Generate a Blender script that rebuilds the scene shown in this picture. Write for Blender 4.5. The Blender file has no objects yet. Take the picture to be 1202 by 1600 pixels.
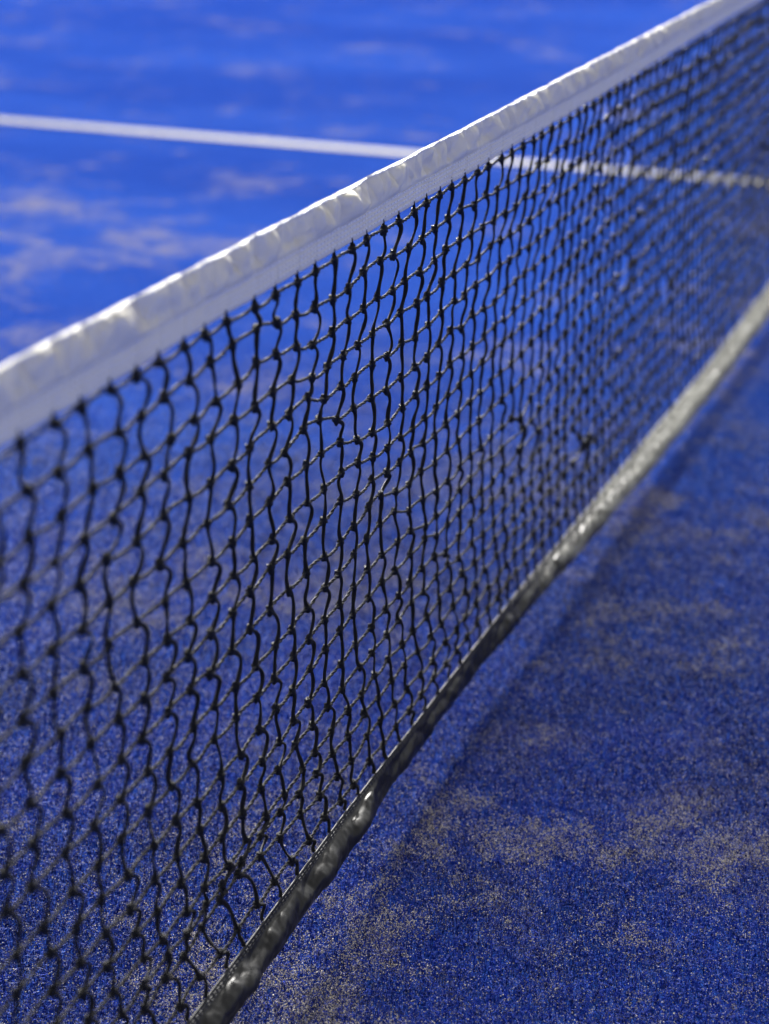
import bpy, math
import numpy as np

C = bpy.context.scene.collection
U = 0.0475                       # one net mesh, in metres
GZ = 17.25                       # ground below the first row of knots, in meshes
def W(x, y, z):                  # mesh units -> metres
    return np.stack([np.asarray(x)*U, np.asarray(y)*U, (np.asarray(z)+GZ)*U], -1)

# ------------------------------------------------------------------ camera
R = ((0.37883068, -0.92546538, -0.00107184), (-0.37022451, -0.15048632, -0.91667207), (0.84818696, 0.34766033, -0.3996388))
from mathutils import Matrix, Vector
cam = bpy.data.cameras.new('camera'); co = bpy.data.objects.new('camera', cam); C.objects.link(co)
m = Matrix(((R[0][0], -R[1][0], -R[2][0]), (R[0][1], -R[1][1], -R[2][1]), (R[0][2], -R[1][2], -R[2][2])))
co.matrix_world = Matrix.Translation(Vector((-29.1869*U, -15.2409*U, (9.9154+GZ)*U))) @ m.to_4x4()
cam.sensor_fit = 'VERTICAL'; cam.sensor_height = 36; cam.lens = 2590.43/1600*36
cam.clip_start = .05; cam.clip_end = 500
cam.dof.use_dof = True; cam.dof.focus_distance = 42.3*U; cam.dof.aperture_fstop = 2.6; cam.dof.aperture_blades = 0
bpy.context.scene.camera = co

# ------------------------------------------------------------------ light
SUN_EL, SUN_AZ = 27, 21          # azimuth counter-clockwise from +X: beyond the net
world = bpy.data.worlds.new('World'); bpy.context.scene.world = world; world.use_nodes = True
nt = world.node_tree; nt.nodes.clear()
sky = nt.nodes.new('ShaderNodeTexSky'); sky.sky_type = 'NISHITA'; sky.sun_disc = False
sky.sun_elevation = math.radians(SUN_EL); sky.sun_rotation = math.radians(90-SUN_AZ)
sky.air_density = 1.0; sky.dust_density = 4
hs = nt.nodes.new('ShaderNodeHueSaturation'); hs.inputs['Saturation'].default_value = .05
bg = nt.nodes.new('ShaderNodeBackground'); bg.inputs['Strength'].default_value = .12
wo = nt.nodes.new('ShaderNodeOutputWorld')
nt.links.new(sky.outputs[0], hs.inputs['Color']); nt.links.new(hs.outputs[0], bg.inputs[0]); nt.links.new(bg.outputs[0], wo.inputs[0])
sun = bpy.data.lights.new('sun', 'SUN'); sun.energy = 4.4; sun.angle = math.radians(5); sun.color = (1, .97, .92)
so = bpy.data.objects.new('sun', sun); C.objects.link(so)
a, e = math.radians(SUN_AZ), math.radians(SUN_EL)
d = Vector((math.cos(a)*math.cos(e), math.sin(a)*math.cos(e), math.sin(e)))
so.rotation_euler = d.to_track_quat('Z', 'Y').to_euler(); so.location = d*20
vs = bpy.context.scene.view_settings
vs.view_transform = 'Standard'; vs.look = 'None'; vs.gamma = 1; vs.exposure = 0.5

# ------------------------------------------------------------------ helpers
rng = np.random.default_rng(7)
def tag(o, label=None, cat=None, kind=None):
    if label: o['label'] = label
    if cat: o['category'] = cat
    if kind: o['kind'] = kind
    return o
def mesh(name, V, F, mats, parent=None, uv=None, smooth=True, midx=None, attr=None):
    V = np.asarray(V, np.float32).reshape(-1, 3); F = np.asarray(F, np.int32); k = F.shape[1]
    me = bpy.data.meshes.new(name)
    me.vertices.add(len(V)); me.vertices.foreach_set('co', V.ravel())
    me.loops.add(F.size); me.loops.foreach_set('vertex_index', F.ravel())
    me.polygons.add(len(F)); me.polygons.foreach_set('loop_start', np.arange(0, F.size, k, dtype=np.int32))
    try: me.polygons.foreach_set('loop_total', np.full(len(F), k, np.int32))
    except Exception: pass
    for m_ in (mats if isinstance(mats, (list, tuple)) else [mats]): me.materials.append(m_)
    if midx is not None: me.polygons.foreach_set('material_index', np.asarray(midx, np.int32))
    me.update(calc_edges=True)
    me.polygons.foreach_set('use_smooth', np.full(len(F), smooth))
    if uv is not None:
        l = me.uv_layers.new(name='UVMap'); l.data.foreach_set('uv', np.asarray(uv, np.float32)[F.ravel()].ravel())
    if attr is not None:
        for an, av in attr.items():
            at = me.attributes.new(an, 'FLOAT', 'POINT'); at.data.foreach_set('value', np.asarray(av, np.float32).ravel())
    me.validate(); me.update()
    o = bpy.data.objects.new(name, me); C.objects.link(o)
    if parent: o.parent = parent
    return o
def vnoise(x, seed=0):           # smooth 1-D value noise, -1..1
    x = np.asarray(x, float); i = np.floor(x).astype(int); f = x-i; f = f*f*(3-2*f)
    h = lambda n: np.modf(np.abs(np.sin(n*127.1+seed*311.7)*43758.5453))[0]*2-1
    return h(i)*(1-f)+h(i+1)*f
def vnoise2(x, y, seed=0):
    x = np.asarray(x, float); y = np.asarray(y, float); x, y = np.broadcast_arrays(x, y)
    i = np.floor(x).astype(int); j = np.floor(y).astype(int); f = x-i; g = y-j; f = f*f*(3-2*f); g = g*g*(3-2*g)
    h = lambda a, b: np.modf(np.abs(np.sin(a*127.1+b*269.5+seed*311.7)*43758.5453))[0]*2-1
    return (h(i, j)*(1-f)+h(i+1, j)*f)*(1-g)+(h(i, j+1)*(1-f)+h(i+1, j+1)*f)*g
def fold(x, y, seed=0):          # faceted 2-D noise: flat triangles meeting in creases, like crumpled cloth
    x = np.asarray(x, float); y = np.asarray(y, float); x, y = np.broadcast_arrays(x, y)
    i = np.floor(x).astype(int); j = np.floor(y).astype(int); f = x-i; g = y-j
    h = lambda a, b: np.modf(np.abs(np.sin(a*127.1+b*269.5+seed*311.7)*43758.5453))[0]*2-1
    A, B, D, E = h(i, j), h(i+1, j), h(i, j+1), h(i+1, j+1)
    return np.where(f+g < 1, A+(B-A)*f+(D-A)*g, E+(D-E)*(1-f)+(B-E)*(1-g))
def sstep(a, b, x):
    t = np.clip((np.asarray(x, float)-a)/(b-a), 0, 1); return t*t*(3-2*t)

class NG:                        # tiny node-graph helper
    def __init__(s, name):
        s.m = bpy.data.materials.new(name); s.m.use_nodes = True; s.t = s.m.node_tree; s.t.nodes.clear()
        s.out = s.n('ShaderNodeOutputMaterial'); s.b = s.n('ShaderNodeBsdfPrincipled'); s.l(s.b.outputs[0], s.out.inputs[0])
    def n(s, ty, **kw):
        o = s.t.nodes.new(ty)
        for k, v in kw.items():
            if k in o.inputs: o.inputs[k].default_value = v
            else: setattr(o, k, v)
        return o
    def l(s, a, b): s.t.links.new(a, b)
    def noise(s, vec, scale, detail=2, rough=.5, dist=0):
        o = s.n('ShaderNodeTexNoise'); o.inputs['Scale'].default_value = scale; o.inputs['Detail'].default_value = detail
        o.inputs['Roughness'].default_value = rough; o.inputs['Distortion'].default_value = dist
        s.l(vec, o.inputs['Vector']); return o.outputs['Fac']
    def ramp(s, fac, a, b, lo=0., hi=1.):
        o = s.n('ShaderNodeMapRange'); o.clamp = True; o.interpolation_type = 'SMOOTHSTEP'
        for k, v in zip(('From Min', 'From Max', 'To Min', 'To Max'), (a, b, lo, hi)): o.inputs[k].default_value = v
        s.l(fac, o.inputs['Value']); return o.outputs[0]
    def math(s, op, a, b=None, c=None):
        o = s.n('ShaderNodeMath', operation=op)
        for i, v in enumerate((a, b, c)):
            if v is None: continue
            if isinstance(v, (int, float)): o.inputs[i].default_value = v
            else: s.l(v, o.inputs[i])
        return o.outputs[0]
    def mix(s, fac, a, b):
        o = s.n('ShaderNodeMix', data_type='RGBA')
        if isinstance(fac, (int, float)): o.inputs['Factor'].default_value = fac
        else: s.l(fac, o.inputs['Factor'])
        for i, v in ((6, a), (7, b)):
            if isinstance(v, tuple): o.inputs[i].default_value = (*v, 1)
            else: s.l(v, o.inputs[i])
        return o.outputs[2]
    def mapping(s, vec, scale=(1, 1, 1), rot=(0, 0, 0)):
        o = s.n('ShaderNodeMapping'); o.inputs['Scale'].default_value = scale; o.inputs['Rotation'].default_value = rot
        s.l(vec, o.inputs['Vector']); return o.outputs[0]
    def bump(s, h, strength, dist=.001):
        o = s.n('ShaderNodeBump'); o.inputs['Strength'].default_value = strength; o.inputs['Distance'].default_value = dist
        s.l(h, o.inputs['Height']); s.l(o.outputs[0], s.b.inputs['Normal']); return o
    def set(s, **kw):
        for k, v in kw.items():
            k = k.replace('_', ' ')
            if isinstance(v, tuple): s.b.inputs[k].default_value = (*v, 1) if len(v) == 3 else v
            elif isinstance(v, (int, float)): s.b.inputs[k].default_value = v
            else: s.l(v, s.b.inputs[k])

# sand mask shared by the turf, the blades and the line: where sand has gathered (world metres)
def sand_mask(g, P):
    big = g.noise(g.mapping(P, (1, .8, 1), (0, 0, .35)), 2.3, 5, .62)
    med = g.noise(g.mapping(P, (1, .7, 1), (0, 0, .5)), 11, 4, .6, .4)
    fin = g.noise(P, 42, 3, .6)
    m_ = g.math('ADD', g.math('ADD', g.math('MULTIPLY', big, .50), g.math('MULTIPLY', med, .35)), g.math('MULTIPLY', fin, .15))
    sy = g.n('ShaderNodeSeparateXYZ'); g.l(P, sy.inputs[0])
    d_ = g.math('DIVIDE', g.math('ADD', sy.outputs[1], 1.6*U), 1.1*U)   # sand gathers in a strip along the foot of the net
    strip = g.math('EXPONENT', g.math('MULTIPLY', g.math('MULTIPLY', d_, d_), -1.))
    m_ = g.math('ADD', m_, g.math('MULTIPLY', strip, .05))
    dv = g.n('ShaderNodeVectorMath', operation='DISTANCE'); g.l(g.mapping(P, (1.25, .8, 0)), dv.inputs[0]); dv.inputs[1].default_value = (3.1*1.25, 2.45*.8, 0)
    drift = g.ramp(dv.outputs['Value'], .25, 1.25, .048, 0.)           # a broad thin drift of sand beyond the net
    m_ = g.math('ADD', m_, drift)
    return g.ramp(m_, .42, .66)

# ------------------------------------------------------------------ materials
g = NG('blue_turf'); P = g.n('ShaderNodeTexCoord').outputs['Object']
sm = sand_mask(g, P)
grain = g.noise(g.mapping(P, (1, 1.35, 1), (0, 0, .4)), 430, 2, .7)
grain2 = g.noise(g.mapping(P, (1.6, 1, 1)), 210, 2, .6)
thr = g.math('SUBTRACT', .72, g.math('MULTIPLY', sm, .25))
gr = g.ramp(g.math('SUBTRACT', g.math('ADD', g.math('MULTIPLY', grain, .7), g.math('MULTIPLY', grain2, .3)), thr), -.02, .05)
tone = g.noise(g.mapping(P, (1, .5, 1), (0, 0, .3)), .8, 5, .6)
blue = g.mix(g.ramp(tone, .35, .65), (.042, .122, .58), (.060, .178, .77))
dark = g.ramp(g.noise(g.mapping(P, (1, 1.5, 1)), 330, 2, .6), .36, .60)
blue = g.mix(dark, (.005, .012, .14), blue)
sandc = g.mix(g.noise(P, 600, 1), (.30, .26, .20), (.50, .46, .41))
col = g.mix(gr, blue, sandc)
g.set(Base_Color=col, Roughness=.8, Specular_IOR_Level=.0)
g.set(Sheen_Weight=.6, Sheen_Roughness=.35, Sheen_Tint=(.035, .13, 1.))
g.bump(g.math('ADD', grain, g.math('MULTIPLY', grain2, .8)), .9, .0025)
M_turf = g.m

g = NG('white_turf_line'); P = g.n('ShaderNodeTexCoord').outputs['Object']
grain = g.noise(P, 380, 2, .7)
g.set(Base_Color=g.mix(g.ramp(g.noise(P, 14, 4, .6), .45, .75), (.165, .157, .162), (.11, .105, .12)), Roughness=.7); g.bump(grain, .6, .003); M_line = g.m

g = NG('white_vinyl'); P = g.n('ShaderNodeTexCoord').outputs['Object']
g.set(Base_Color=g.mix(g.ramp(g.noise(P, 18, 4, .6), .5, .8), (.84, .795, .68), (.75, .70, .60)), Roughness=.55, Specular_IOR_Level=.2)
tr = g.n('ShaderNodeBsdfTranslucent'); tr.inputs[0].default_value = (.8, .8, .78, 1); mx = g.n('ShaderNodeMixShader'); mx.inputs[0].default_value = .20
g.l(g.b.outputs[0], mx.inputs[1]); g.l(tr.outputs[0], mx.inputs[2]); g.l(mx.outputs[0], g.out.inputs[0])
wv = g.noise(g.mapping(P, (1, 1, 2.2), (.0, .5, 0)), 45, 3, .55)
fine = g.noise(P, 1600, 1)
g.bump(g.math('ADD', wv, g.math('MULTIPLY', fine, .03)), .35, .004); M_tape = g.m
g = NG('white_thread'); g.set(Base_Color=(.88, .87, .85), Roughness=.5); M_thread = g.m
g = NG('grey_thread'); g.set(Base_Color=(.10, .10, .10), Roughness=.6); M_gthread = g.m

g = NG('black_vinyl'); P = g.n('ShaderNodeTexCoord').outputs['Object']
weave = g.n('ShaderNodeTexWave', wave_type='BANDS', bands_direction='X'); weave.inputs['Scale'].default_value = 260; g.l(g.mapping(P, (1, 1, 1), (0, .5, 0)), weave.inputs['Vector'])
dust = g.ramp(g.noise(P, 60, 4, .7), .5, .8)
painted_glare = g.n('ShaderNodeAttribute', attribute_name='painted_glare').outputs['Fac']
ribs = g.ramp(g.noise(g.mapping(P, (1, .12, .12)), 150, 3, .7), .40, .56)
glare_fac = g.math('MULTIPLY', painted_glare, g.math('ADD', g.math('MULTIPLY', ribs, .55), .45))  # grazing glare on the far hem, painted in as pale base colour
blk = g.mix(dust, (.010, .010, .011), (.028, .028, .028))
g.set(Base_Color=g.mix(glare_fac, blk, (.50, .50, .46)), Roughness=g.math('ADD', g.ramp(g.noise(P, 35, 3), .3, .7, .34, .46), g.math('MULTIPLY', painted_glare, .42)), Specular_IOR_Level=g.math('SUBTRACT', .50, g.math('MULTIPLY', painted_glare, .42)))
g.bump(g.math('ADD', g.noise(g.mapping(P, (1.6, 1, .8)), 30, 3, .5), g.math('MULTIPLY', weave.outputs['Fac'], .03)), .22, .005); M_hem = g.m

def cord_mat(name, base, hi, rough, spec):
    g = NG(name); uv = g.n('ShaderNodeUVMap').outputs[0]
    w = g.n('ShaderNodeTexWave', wave_type='BANDS', bands_direction='DIAGONAL', wave_profile='SIN')
    w.inputs['Scale'].default_value = 1.6; w.inputs['Distortion'].default_value = 1.2; w.inputs['Detail'].default_value = 1
    g.l(g.mapping(uv, (5.5, 2.0, 1)), w.inputs['Vector'])
    P = g.n('ShaderNodeTexCoord').outputs['Object']
    sp = g.ramp(g.noise(P, 900, 2, .7), .50, .66)
    g.set(Base_Color=g.mix(g.math('MULTIPLY', sp, w.outputs['Fac']), base, hi), Roughness=rough, Specular_IOR_Level=spec)
    g.bump(w.outputs['Fac'], .8, .0012); return g.m
M_v = cord_mat('black_cord', (.010, .010, .011), (.030, .029, .028), .5, .25)
M_h = cord_mat('black_braided_cord', (.012, .012, .013), (.19, .185, .19), .48, .32)
M_k = cord_mat('black_knot', (.008, .008, .008), (.05, .048, .045), .5, .3)

# ------------------------------------------------------------------ net surface
RES={
-7 : [(0.18, 0.01), (0.27, -0.13), (0.32, -0.2), (0.08, -0.21), (-0.12, -0.2), (-0.15, -0.33), (-0.19, -0.38), (-0.06, -0.55), (-0.14, -0.52), (-0.09, -0.64), (-0.21, -0.67), (-0.15, -0.89), (-0.12, -0.94), (-0.16, -0.97), (-0.23, -0.86)] ,
0 : [(-0.42, 0.03), (-0.12, 0.21), (0.14, 0.05), (-0.02, 0.1), (-0.12, -0.11), (-0.26, -0.14), (-0.06, -0.36), (0.01, -0.43), (-0.03, -0.55), (-0.12, -0.66), (0.02, -0.85), (-0.13, -0.79), (-0.03, -1.01), (-0.15, -0.93), (-0.22, -0.93), (-0.11, -0.91), (-0.5, -0.46), (-0.86, 0.22), (-0.17, -0.32)] ,
1 : [(-0.11, -0.03), (-0.03, 0.23), (0.03, 0.27), (-0.03, 0.06), (-0.21, -0.0), (-0.22, -0.14), (-0.15, -0.22), (0.08, -0.47), (-0.07, -0.42), (-0.19, -0.54), (-0.04, -0.8), (-0.09, -0.83), (-0.09, -0.86), (-0.05, -0.98), (-0.21, -0.82), (-0.01, -0.9), (-0.49, -0.38), (-0.7, -0.02), (-0.15, -0.32)] ,
5 : [(-0.02, -0.04), (-0.07, -0.17), (-0.0, -0.05), (-0.13, 0.06), (-0.2, 0.07), (-0.42, 0.15), (-0.23, -0.03), (-0.06, -0.19), (-0.16, -0.25), (-0.07, -0.47), (-0.11, -0.52), (-0.13, -0.63), (-0.13, -0.68), (-0.19, -0.77), (-0.11, -0.73), (-0.03, -0.72), (-0.13, -0.52), (0.02, -0.52), (0.03, -0.48)] ,
9 : [(-0.05, -0.03), (-0.29, -0.05), (-0.14, -0.07), (-0.4, 0.05), (-0.28, -0.07), (-0.22, -0.2), (-0.05, -0.37), (-0.03, -0.31), (-0.03, -0.23), (-0.29, -0.23), (-0.34, -0.27), (-0.14, -0.49), (-0.2, -0.49), (-0.09, -0.59), (-0.09, -0.56), (-0.11, -0.49), (0.0, -0.48), (0.06, -0.42), (-0.03, -0.34)] ,
13 : [(-0.18, 0.03), (-0.28, -0.03), (-0.25, 0.06), (-0.42, 0.12), (-0.31, 0.01), (-0.37, -0.07), (-0.13, -0.29), (-0.13, -0.44), (-0.16, -0.51), (-0.06, -0.62), (0.07, -0.76), (0.06, -0.71), (0.03, -0.56), (-0.2, -0.57), (-0.23, -0.45), (-0.05, -0.53), (0.01, -0.5), (0.17, -0.45), (0.04, -0.32)] ,
19 : [(0.07, -0.01), (-0.04, -0.12), (-0.08, -0.07), (-0.28, 0.09), (-0.11, -0.03), (-0.28, -0.15), (-0.15, -0.3), (-0.22, -0.29), (-0.18, -0.44), (-0.01, -0.62), (0.07, -0.79)] ,
}

LINE = [(96.78, 73.6), (96.39, 5.01)]
CM, CX, NR = -14, 118, 19
RC = np.array(sorted(RES)); TAB = np.zeros((len(RC), 20, 2))
for i, c in enumerate(RC):
    l = np.array(RES[c]); TAB[i, :len(l)] = l; TAB[i, len(l):] = l[-1]
    n = len(l)
    for r in range(n, 20): TAB[i, r] = l[-1]*(1-(r-n+1)/(20-n+1e-9)*.8)
    TAB[i, 19, 1] *= .2 if n > 15 else 1
def zhem(X): return np.interp(X, [-10, 0, 10, 20, 25, 36, 43, 65, 120], [-14.9, -15.05, -15.25, -15.35, -15.6, -15.9, -16.0, -15.95, -15.95])
def yhem(X): return np.interp(X, [-12, 0, 5, 12, 24, 36, 50, 70, 120], [-.25, -.1, 0, 0, 0, -.15, -.5, -.7, -.7])
cc = np.arange(CM, CX+1); rr = np.arange(0, 20)
KX = np.zeros((len(cc), 20)); KY = KX.copy(); KZ = KX.copy()
for i, c in enumerate(cc):
    ce = min(max(c, -7), 19)
    j = np.searchsorted(RC, ce, 'right')-1; j = min(max(j, 0), len(RC)-2); t = (ce-RC[j])/(RC[j+1]-RC[j])
    q = TAB[j]*(1-t)+TAB[j+1]*t
    known = c in RES
    amp = .06 if not known and c < 20 else (.02 if known else .05)
    fade = 1-.75*sstep(20, 32, c)
    low = np.array([vnoise(c*.16+r*.23, 3) for r in rr]); low2 = np.array([vnoise(c*.13-r*.2, 5) for r in rr])
    q = q*fade
    wgt = sstep(19, 30, c)
    r = rr
    G = -.27*np.clip(r-1.5, 0, 1)*np.clip(16-r, 0, 2)/2*(c-r > .5)*(1-sstep(22, 32, c))
    KX[i] = c+q[:, 0]+rng.normal(0, amp, 20)*(r < 19)+low*.10*wgt*(r > 0)
    KZ[i] = zhem(c)*r/19+q[:, 1]+G+rng.normal(0, amp*.8, 20)*(r > 0)*(r < 19)+low2*.08*wgt*(r > 0)*(r < 19)
    tt = r/19
    KY[i] = .35*np.sin(np.pi*tt)+yhem(c)*tt**3+.10*low*np.sin(np.pi*tt)
KZ[:, 0] += .02*vnoise(cc*.7, 2); KZ[:, 19] = zhem(cc)-.05; KX[:, 19] = KX[:, 18]+.1
for (c, r, dx, dz) in ((20, 11, .9, .15), (20, 12, .5, .1), (21, 10, -.5, -.2), (21, 12, -.7, .25), (22, 12, .4, .3), (27, 15, 1., -.3), (28, 16, .8, .5), (29, 15, -.6, -.3), (33, 4, .5, .2), (36, 7, -.6, .3), (34, 9, .6, .1), (41, 12, .8, 0)):
    KX[c-CM, r] += dx; KZ[c-CM, r] += dz; KY[c-CM, r] -= .15

root = bpy.data.objects.new('court_net', None); C.objects.link(root)
tag(root, 'black knotted court net with white top tape, hanging across the blue turf', 'net')

# cords: swept elliptical tubes, all segments at once
def sweep(P, ra, rb, tw0, tw1, nside):
    """P: (n, k, 3) centre lines in mesh units; ra, rb: ellipse radii; tw: twist angles"""
    n, k, _ = P.shape
    T = np.gradient(P, axis=1); T /= np.linalg.norm(T, axis=2, keepdims=True)+1e-9
    ref = np.broadcast_to(np.array([0, 1., 0]), T.shape)
    A = ref-(ref*T).sum(2, keepdims=True)*T; A /= np.linalg.norm(A, axis=2, keepdims=True)+1e-9
    B = np.cross(T, A)
    s = np.linspace(0, 1, k)
    tw = tw0[:, None]*(1-s)+tw1[:, None]*s
    ph = np.arange(nside)/nside*2*np.pi
    ca, sa = np.cos(ph), np.sin(ph)
    ex = ra[..., None]*ca; ey = rb[..., None]*sa          # (n,k,nside)
    cx = ex*np.cos(tw)[..., None]-ey*np.sin(tw)[..., None]; cy = ex*np.sin(tw)[..., None]+ey*np.cos(tw)[..., None]
    V = P[:, :, None, :]+A[:, :, None, :]*cx[..., None]+B[:, :, None, :]*cy[..., None]
    L = np.concatenate([np.zeros((n, 1)), np.cumsum(np.linalg.norm(np.diff(P, axis=1), axis=2), 1)], 1)
    uv = np.stack([np.broadcast_to(L[..., None], V.shape[:3])*4, np.broadcast_to(np.arange(nside)/nside, V.shape[:3])], -1)
    idx = np.arange(n*k*nside).reshape(n, k, nside)
    a_ = idx[:, :-1]; b_ = idx[:, 1:]; a2 = np.roll(a_, -1, 2); b2 = np.roll(b_, -1, 2)
    return V.reshape(-1, 3), np.stack([a_, a2, b2, b_], -1).reshape(-1, 4), uv.reshape(-1, 2)
def bez(P0, P1, P2, P3, k):
    t = np.linspace(0, 1, k)[None, :, None]
    P0, P1, P2, P3 = (q[:, None] for q in (P0, P1, P2, P3))
    return P0*(1-t)**3+3*P1*t*(1-t)**2+3*P2*t*t*(1-t)+P3*t**3
K = np.stack([KX, KY, KZ], -1)
parts = []
# vertical cords
n_c = len(cc)
def vseg(a, b, last=False):
    n = len(a); d_ = b-a; L = np.linalg.norm(d_, axis=1)
    bul = np.where(rng.random(n) < .62, rng.uniform(.12, .46, n), rng.uniform(-.14, .12, n))
    left = a[:, 0] < 4; bul = bul*np.where(left, 1.15, .9)
    bk = rng.uniform(-.16, .12, n)-.25*np.clip(bul, 0, 1)
    yo = rng.normal(0, .07, n)
    P1 = a+d_*.36; P1[:, 0] += bul*1.15; P1[:, 1] += yo
    P2 = a+d_*.66; P2[:, 0] += bul*.55-bk*0-.05; P2[:, 1] -= yo
    P2[:, 0] += np.where(rng.random(n) < .5, .12, -.10)
    return bez(a, P1, P2, b, 9)
A_, B_ = K[:, :-1].reshape(-1, 3), K[:, 1:].reshape(-1, 3)
A_ = A_+np.array([.02, -.02, -.03]); B_ = B_+np.array([-.02, -.02, .03])
Pv = vseg(A_, B_)
n = len(Pv); s = np.linspace(0, 1, 9)[None]
base = (rng.uniform(.044, .057, n)*(1+.18*sstep(18, 34, A_[:, 0])))[:, None]
ra = base*(1+.25*np.sin(np.pi*s)*0+.12*np.sin(s*9+rng.uniform(0, 6, (n, 1))))+.012*np.abs(2*s-1)**3; rb = ra*rng.uniform(.6, .9, (n, 1))
t0 = rng.uniform(0, 3.1, n); t1 = t0+rng.uniform(-2.4, 2.4, n)
parts.append((*sweep(Pv, ra, rb, t0, t1, 8), 0))
# stubs up into the tape
stub = np.stack([K[:, 0], K[:, 0]+np.array([-.03, -.01, .10]), K[:, 0]+np.array([-.05, .0, .22])+0, K[:, 0]+np.array([-.05, .01, .28])], 1)
rs = np.full((len(stub), 4), .042); parts.append((*sweep(stub, rs, rs*.8, np.zeros(len(stub)), np.ones(len(stub)), 8), 0))
# horizontal cords
A_, B_ = K[:-1, :19].reshape(-1, 3), K[1:, :19].reshape(-1, 3); n = len(A_)
d_ = B_-A_; sag = rng.uniform(-.10, .16, n); wob = rng.normal(0, .045, n)
P1 = A_+d_*.33; P2 = A_+d_*.67
P1[:, 2] += -sag*.8+wob; P2[:, 2] += -sag*.4-wob; P1[:, 1] += rng.normal(0, .04, n); P2[:, 1] += rng.normal(0, .04, n)
Ph = bez(A_+np.array([0, 0, -.02]), P1, P2, B_+np.array([0, 0, .03]), 8)
s = np.linspace(0, 1, 8)[None]
base = rng.uniform(.036, .044, n)[:, None]
ra = base+.012*np.abs(2*s-1)**2; rb = ra*.85
t0 = rng.uniform(0, 3.1, n)
near = (A_[:, 0] < 46)
parts.append((*sweep(Ph[~near], ra[~near], rb[~near], t0[~near], t0[~near]+.6, 8), 1))
# near ones are two plies twisted round each other
Pn = bez((A_+np.array([0, 0, -.02]))[near], P1[near], P2[near], (B_+np.array([0, 0, .03]))[near], 17)
s17 = np.linspace(0, 1, 17)[None]; nn = len(Pn); turns = rng.uniform(2.2, 3.0, nn)[:, None]*2*np.pi; ph0 = rng.uniform(0, 6.28, nn)[:, None]
T = np.gradient(Pn, axis=1); T /= np.linalg.norm(T, axis=2, keepdims=True)
up = np.array([0, 1., 0]); Aq = up-(T*up).sum(2, keepdims=True)*T; Aq /= np.linalg.norm(Aq, axis=2, keepdims=True); Bq = np.cross(T, Aq)
for k in range(2):
    an = turns*s17+ph0+k*np.pi
    off = .022*(Aq*np.cos(an)[..., None]+Bq*np.sin(an)[..., None])
    rp = np.full((nn, 17), .027)+.004*np.abs(2*s17-1)**2
    parts.append((*sweep(Pn+off, rp, rp, np.zeros(nn), np.ones(nn)*2, 6), 1))
# knots: a ridged lump with two wraps
def knots(Kp, nu=10, nv=8):
    n = len(Kp); u = np.arange(nu)/nu*2*np.pi; v = (np.arange(nv)+.5)/nv*np.pi
    uu, vv = np.meshgrid(u, v, indexing='ij')
    dirs = np.stack([np.cos(uu)*np.sin(vv), np.sin(uu)*np.sin(vv), np.cos(vv)], -1)
    ph = rng.uniform(0, 6.3, (n, 1, 1)); tilt = rng.uniform(-.6, .6, (n, 1, 1))
    h = dirs[..., 2][None]+tilt*dirs[..., 0][None]
    r_ = .108*(1+.20*np.cos(h*8+ph)+rng.normal(0, .05, (n, nu, nv)))
    r_ = r_*(1+.25*sstep(18, 30, Kp[:, 0]))[:, None, None]
    sc = np.stack([rng.uniform(.85, 1.05, n), rng.uniform(.8, 1., n), rng.uniform(1.05, 1.4, n)], -1)[:, None, None]
    V = Kp[:, None, None]+dirs[None]*r_[..., None]*sc
    idx = np.arange(n*nu*nv).reshape(n, nu, nv)
    a_ = idx[:, :, :-1]; b_ = idx[:, :, 1:]; F = np.stack([a_, b_, np.roll(b_, -1, 1), np.roll(a_, -1, 1)], -1).reshape(-1, 4)
    uv = np.stack([np.broadcast_to(uu/6.28*2, (n, nu, nv)), np.broadcast_to(vv/3.14, (n, nu, nv))], -1).reshape(-1, 2)
    return V.reshape(-1, 3), F, uv
parts.append((*knots(K[:, :19].reshape(-1, 3)), 2))
Vs, Fs, Us, Ms = [], [], [], []; o_ = 0
for V, F, uv, mi in parts:
    Vs.append(V); Fs.append(F+o_); Us.append(uv); Ms.append(np.full(len(F), mi)); o_ += len(V)
V = np.concatenate(Vs); mesh('mesh_netting', W(V[:, 0], V[:, 1], V[:, 2]), np.concatenate(Fs), [M_v, M_h, M_k], root, np.concatenate(Us), True, np.concatenate(Ms))

# ------------------------------------------------------------------ bands (tape and hem)
def band(name, prof, xs, mat):
    """prof(X) -> (m,2) arrays (y,z) vectorised: returns Y,Z of shape (len(xs), m)"""
    Y, Z = prof(xs); nX, mm = Y.shape
    V = W(np.broadcast_to(xs[:, None], Y.shape), Y, Z)
    idx = np.arange(nX*mm).reshape(nX, mm); a_ = idx[:-1]; b_ = idx[1:]
    F = np.stack([a_, b_, np.roll(b_, -1, 1), np.roll(a_, -1, 1)], -1).reshape(-1, 4)
    painted_glare = sstep(22, 36, xs)[:, None]*(.75+.25*vnoise(xs*.8, 3))[:, None]*np.ones((1, mm))  # weight of the hem's painted glare, growing towards the far end
    painted_glare = np.clip(painted_glare*(1+.0*Y)+sstep(18, 27, xs)[:, None]*.6*sstep(.1, .5, vnoise2(xs[:, None]*.9, np.arange(mm)[None]*.2, 77)), 0, 1)
    return mesh(name, V.reshape(-1, 3), F, mat, root, attr={'painted_glare': painted_glare})
topz = lambda X: 1.50+.015*vnoise(X*.9, 9)+.014*vnoise(X*2.3, 4)
botz = lambda X: .17+.02*vnoise(X*.5, 8)+.010*vnoise(X*1.9, 14)+.05*sstep(25, 50, X)*3
colX = np.interp(np.arange(CM*1.0, CX+1), cc, K[:, 0, 0])
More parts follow.
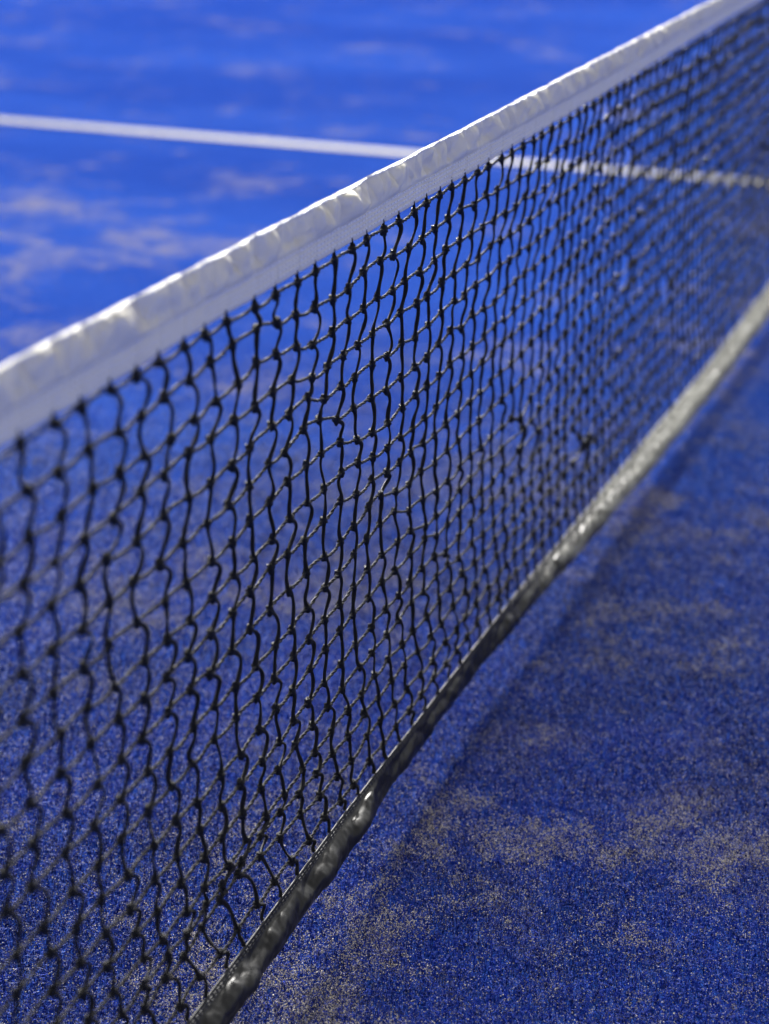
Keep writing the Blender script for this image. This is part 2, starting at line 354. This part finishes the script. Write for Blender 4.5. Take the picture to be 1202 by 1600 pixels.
def crease(X):                   # 1 at each cord, 0 between
    j = np.clip(np.searchsorted(colX, X), 1, len(colX)-1); d1 = np.minimum(np.abs(X-colX[j-1]), np.abs(X-colX[j])); return np.exp(-(d1/.07)**2), np.exp(-(d1/.2)**2)
NF = 34
def tape_front(X, v):            # v 0 bottom .. 1 top; y (towards the camera negative) and z
    c1, c2 = crease(X); c1 = c1[:, None]; c2 = c2[:, None]; X = X[:, None]
    z = botz(X)+(topz(X)-botz(X))*v
    tube = np.sqrt(np.clip(1-((v-.70)/.31)**2, 0, 1))*.21
    tube = np.where(v < .40, .03, np.maximum(tube, .03+0*v))
    tube = tube*1.0
    pf = sstep(.36, .62, v)*(1-.9*sstep(.92, 1., v))
    wr = (vnoise2(X*1.3+v*1.2, v*1.5, 1)*.09+vnoise2(X*3.1-v*2.0, v*2.2, 2)*.11+vnoise2(X*6.0+v*3, v*2.5, 3)*.04)
    sharp = -np.abs(vnoise2(X*2.0+v*1.7, v*.9, 6))**.6*.11
    wr2 = vnoise2(X*2.2, v*3, 7)*.010
    gt = np.abs(np.sin(np.pi*(X*.83+.55*vnoise(X*.55, 71)+v*.55)))
    gt2 = np.abs(np.sin(np.pi*(X*1.9+.8*vnoise(X*.8, 72)-v*.8+.4*vnoise2(X*1.2, v*2, 73))))
    wr = wr*.8+fold(X*1.5+v*1.4, v*1.6, 91)*.06+fold(X*3.3-v*1.5, v*2.6, 92)*.04+.34*gt**.42*(.7+.3*vnoise(X*.7, 74))+.17*gt2**.5*(.55+.45*vnoise2(X*1.1, v*1.5, 75))-.27
    y = -(tube+pf*(wr+sharp)-pf*c2*.12*(1-sstep(.6, 1., v))+(1-pf)*(wr2-.03*c1))
    ridge = sstep(.955, 1, v)
    return y, z
def tape_prof(xs):
    v = np.linspace(0, 1, NF)[None]
    v = v**.95
    yf, zf = tape_front(xs, v)
    vb = np.linspace(1, 0, 14)[None][:, 1:]
    tb = np.sqrt(np.clip(1-((vb-.70)/.31)**2, 0, 1))*.2
    yb = np.where(vb < .4, .05, np.maximum(tb, .05))+.03*vnoise2(xs[:, None]*1.7, vb*2, 21)*sstep(.4, .6, vb)
    zb = botz(xs[:, None])+(topz(xs[:, None])-botz(xs[:, None]))*vb
    yf = yf.copy(); yf[:, -1] = -.012
    return np.concatenate([yf, yb], 1), np.concatenate([zf, zb], 1)
xs = np.concatenate([np.arange(CM, 46, .045), np.arange(46, CX, .12)])
tape = band('top_tape', tape_prof, xs, M_tape)

def stitches(name, rows, surf, x0, x1, pitch, ln, th, mat, parent, wob=.012):
    V = []; F = []
    cube = np.array([[sx, sy, sz] for sx in (-1, 1) for sy in (-1, 1) for sz in (-1, 1)], float)
    fq = np.array([[0, 1, 3, 2], [4, 6, 7, 5], [0, 4, 5, 1], [2, 3, 7, 6], [0, 2, 6, 4], [1, 5, 7, 3]])
    for v in rows:
        X = np.arange(x0, x1, pitch)+rng.normal(0, .008, len(np.arange(x0, x1, pitch)))
        vv_ = v+wob*vnoise(X*.45, v*10)
        ya, za = surf(X-ln*.5, vv_); yb, zb = surf(X+ln*.5, vv_)
        Pa = np.stack([X-ln*.5, ya-th*.45, za], -1); Pb = np.stack([X+ln*.5, yb-th*.45, zb], -1)
        mid = (Pa+Pb)/2; hd = (Pb-Pa)/2
        for k in range(8):
            pass
        Q = mid[:, None]+cube[None, :, :1]*hd[:, None]+cube[None]*np.array([0, th*.8, th])*(1.)
        o = sum(len(q) for q in V); V.append(Q.reshape(-1, 3)); F.append((fq[None]+(np.arange(len(X))*8)[:, None, None]+o).reshape(-1, 4))
    V = np.concatenate(V)
    return mesh(name, W(V[:, 0], V[:, 1], V[:, 2]), np.concatenate(F), mat, parent, smooth=False)
def tsurf(X, v):
    v = np.broadcast_to(v, X.shape); out = [tape_front(X, v[:, None])]; return out[0][0][:, 0], out[0][1][:, 0]
stitches('stitching', (.10, .185, .27, .36), tsurf, -13, 60, .185, .125, .020, M_thread, tape)
st = stitches('stitching', (.975,), tsurf, -13, 60, .2, .14, .016, M_thread, tape, 0)

# hem
hw = lambda X: np.interp(X, [-14, 0, 4, 8, 24, 34, 120], [1.0, .98, .95, .88, .98, 1.3, 1.75])+.04*vnoise(X*.6, 31)
tilt = lambda X: np.radians(np.interp(X, [-14, 0, 4, 8, 12, 19, 24, 30, 40, 60, 120], [30, 28, 26, 16, 12, 18, 42, 60, 66, 70, 70])+9*vnoise(X*.37, 33))
vf = np.linspace(0, 1, 24)
puf = lambda X: np.interp(X, [-14, 5, 8, 20, 30, 120], [1, 1, .12, .2, 1, 1])
def hem_curve(X):                # the outer face rolls over: nearly lying at the stitching, hanging at the fold
    X = X[:, None]; t0 = tilt(X); th = t0*1.0+(np.radians(np.interp(X, [-14, 10, 30, 120], [74, 80, 100, 100])+sstep(-.9, .5, -vnoise(X*1.15, 61))*-24*(1-sstep(14, 26, X)))-t0)*sstep(.16, .34, vf[None])*puf(X); th = th+(math.radians(-14)-th)*sstep(.45, 1.0, vf[None])
    w = hw(X); y = -w*np.cumsum(np.sin(th), 1)/24; z = -w*np.cumsum(np.cos(th), 1)/24
    v = vf[None]
    wr = fold(X*.9+v*1.2, v*1.6, 41)*.075+fold(X*1.9-v*1.8, v*1.6, 42)*.06+fold(X*4.2+v*2, v*2.0, 43)*.03+fold(X*8+v, v*3, 46)*.010; wr = wr*(1-.55*sstep(20, 34, X))
    pf = sstep(.18, .40, v)
    nrm = .04+pf*wr*(1-sstep(.93, 1, v))
    return yhem(X)+y-np.cos(th)*nrm, zhem(X)+z+np.sin(th)*nrm
def hem_prof(xs):
    y, z = hem_curve(xs)
    k = np.arange(22, -1, -3)
    yb = y[:, k]*1.0+.09; zb = z[:, k]-.05
    return np.concatenate([y, yb], 1), np.concatenate([z, zb], 1)
def hem_front(X, v):
    X = X[:, 0] if X.ndim == 2 else X; y, z = hem_curve(X); q = float(np.ravel(v).mean())*23; i = int(q); f = q-i
    return (y[:, i]*(1-f)+y[:, i+1]*f)[:, None], (z[:, i]*(1-f)+z[:, i+1]*f)[:, None]
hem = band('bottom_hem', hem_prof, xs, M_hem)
def hsurf(X, v):
    y, z = hem_front(X, np.broadcast_to(v, X.shape)[:, None]); return y[:, 0], z[:, 0]
stitches('stitching', (.10, .17), hsurf, -13, 40, .17, .10, .012, M_gthread, hem)

# ------------------------------------------------------------------ ground and line
def grid_sheet(name, x0, x1, y0, y1, z, mat):
    V = np.array([[x0, y0, z], [x1, y0, z], [x1, y1, z], [x0, y1, z]], float)
    return mesh(name, V, np.array([[0, 1, 2, 3]]), mat, smooth=False)
gd = grid_sheet('ground', -60, 140, -100, 140, 0, M_turf); tag(gd, kind='structure')
# the centre line runs away from the net
def line_sheet():
    V = np.array([[L0[0]-n_[0]*1.0, L0[1]-n_[1]*1.0], [L0[0]+n_[0]*1.0, L0[1]+n_[1]*1.0], [L1[0]+n_[0]*1.0, L1[1]+n_[1]*1.0], [L1[0]-n_[0]*1.0, L1[1]-n_[1]*1.0]])*U
    V = np.concatenate([V, np.full((4, 1), .004)], 1)
    return mesh('court_line', V, np.array([[0, 1, 2, 3]]), M_line, smooth=False)
L0 = np.array(LINE[0]); L1 = np.array(LINE[1]); dl = (L1-L0)/np.linalg.norm(L1-L0); L0 = L0-dl*30; L1 = L1+dl*60; n_ = np.array([dl[1], -dl[0]])
ln = line_sheet(); tag(ln, kind='structure')

# ------------------------------------------------------------------ loose turf fibres and sand over the near ground
def footprint(n, r0, r1, daz, power):
    az = math.radians(22)+rng.uniform(-math.radians(daz), math.radians(daz), n)
    r = (rng.random(n)*(r1**power-r0**power)+r0**power)**(1/power)
    k = rng.random(n) > sstep(1.9, r1, r)**.8; az, r = az[k], r[k]
    return -29.19*U+r*np.cos(az), -15.24*U+r*np.sin(az), r
def fibres(n):
    x, y, r = footprint(n, 1.1, 4.4, 28, 1.1); n = len(x)
    h = rng.uniform(.004, .010, n); L = rng.uniform(.003, .010, n); a = rng.uniform(0, 6.283, n); w = rng.uniform(.0005, .0010, n)*(1+.10*(r-1.3))
    dx, dy = np.cos(a)*L, np.sin(a)*L; b = a+rng.uniform(1.0, 2.1, n); px, py = np.cos(b)*w*.5, np.sin(b)*w*.5
    z0 = -.001
    V = np.stack([np.stack([x-px, y-py, np.full(n, z0)], -1), np.stack([x+px, y+py, np.full(n, z0)], -1),
                  np.stack([x+dx*.3+px, y+dy*.3+py, h*.75], -1), np.stack([x+dx*.3-px, y+dy*.3-py, h*.75], -1),
                  np.stack([x+dx+px*.5, y+dy+py*.5, h], -1), np.stack([x+dx-px*.5, y+dy-py*.5, h*.98], -1)], 1)
    F = (np.arange(n)*6)[:, None, None]+np.array([[0, 1, 2, 3], [3, 2, 4, 5]])[None]
    return V, F.reshape(-1, 4), np.repeat(np.clip(rng.random(n)+.30*vnoise2(x*4.5, y*4, 81)+.15*vnoise2(x*14, y*12, 82), 0, 1), 6)
g = NG('blue_fibre'); at = g.n('ShaderNodeAttribute', attribute_name='tone').outputs['Fac']
c_ = g.mix(g.ramp(at, .3, .9), (.0025, .006, .10), (.016, .048, .47))
g.set(Base_Color=c_, Roughness=.4, Specular_IOR_Level=.12, Specular_Tint=(.25, .45, 1.)); M_fib = g.m
V, F, A = fibres(860000)
o = mesh('turf_fibres', V, F, M_fib, smooth=False, attr={'tone': A}); tag(o, 'short blue artificial grass fibres of the court surface', 'turf', 'stuff')

def sand(n):
    x, y, r = footprint(n*3, 1.1, 4.8, 28, 1.1)
    xr = x*.94+y*.34; yr = y*.94-x*.34
    m_ = .5+.5*(.40*vnoise2(xr*3.9+.4*yr, yr*3.0, 58)+.42*vnoise2(xr*10, yr*8.5, 52)+.45*vnoise2(xr*25, yr*21+xr*3, 53)+.34*vnoise2(x*61, y*57, 54)+.2*vnoise2(x*130, y*125, 55))
    m_ = m_+.10*np.exp(-((y/U+1.9)/1.1)**2)
    keep = rng.random(len(x)) < .09+.75*sstep(.44, .92, m_)**1.2
    x, y, r = x[keep], y[keep], r[keep]; n = len(x)
    s_ = rng.uniform(.0004, .0009, n)*(1+.15*(r-1.3)); z = rng.uniform(.002, .0085, n)
    oc = np.array([[1, 0, 0], [-1, 0, 0], [0, 1, 0], [0, -1, 0], [0, 0, .8], [0, 0, -.8]])
    V = np.stack([x, y, z], -1)[:, None]+oc[None]*(s_[:, None]*rng.uniform(.7, 1.3, (n, 1)))[..., None]+rng.normal(0, .0002, (n, 6, 3))
    F = (np.arange(n)*6)[:, None, None]+np.array([[0, 2, 4], [2, 1, 4], [1, 3, 4], [3, 0, 4], [2, 0, 5], [1, 2, 5], [3, 1, 5], [0, 3, 5]])[None]
    return V, F.reshape(-1, 3), np.repeat(rng.random(n), 6)
g = NG('sand_grain'); at = g.n('ShaderNodeAttribute', attribute_name='tone').outputs['Fac']
g.set(Base_Color=g.mix(at, (.44, .39, .31), (.78, .73, .64)), Roughness=.6); M_sand = g.m
V, F, A = sand(900000)
o = mesh('sand', V, F, M_sand, smooth=False, attr={'tone': A}); tag(o, 'pale sand grains scattered through the turf', 'sand', 'stuff')
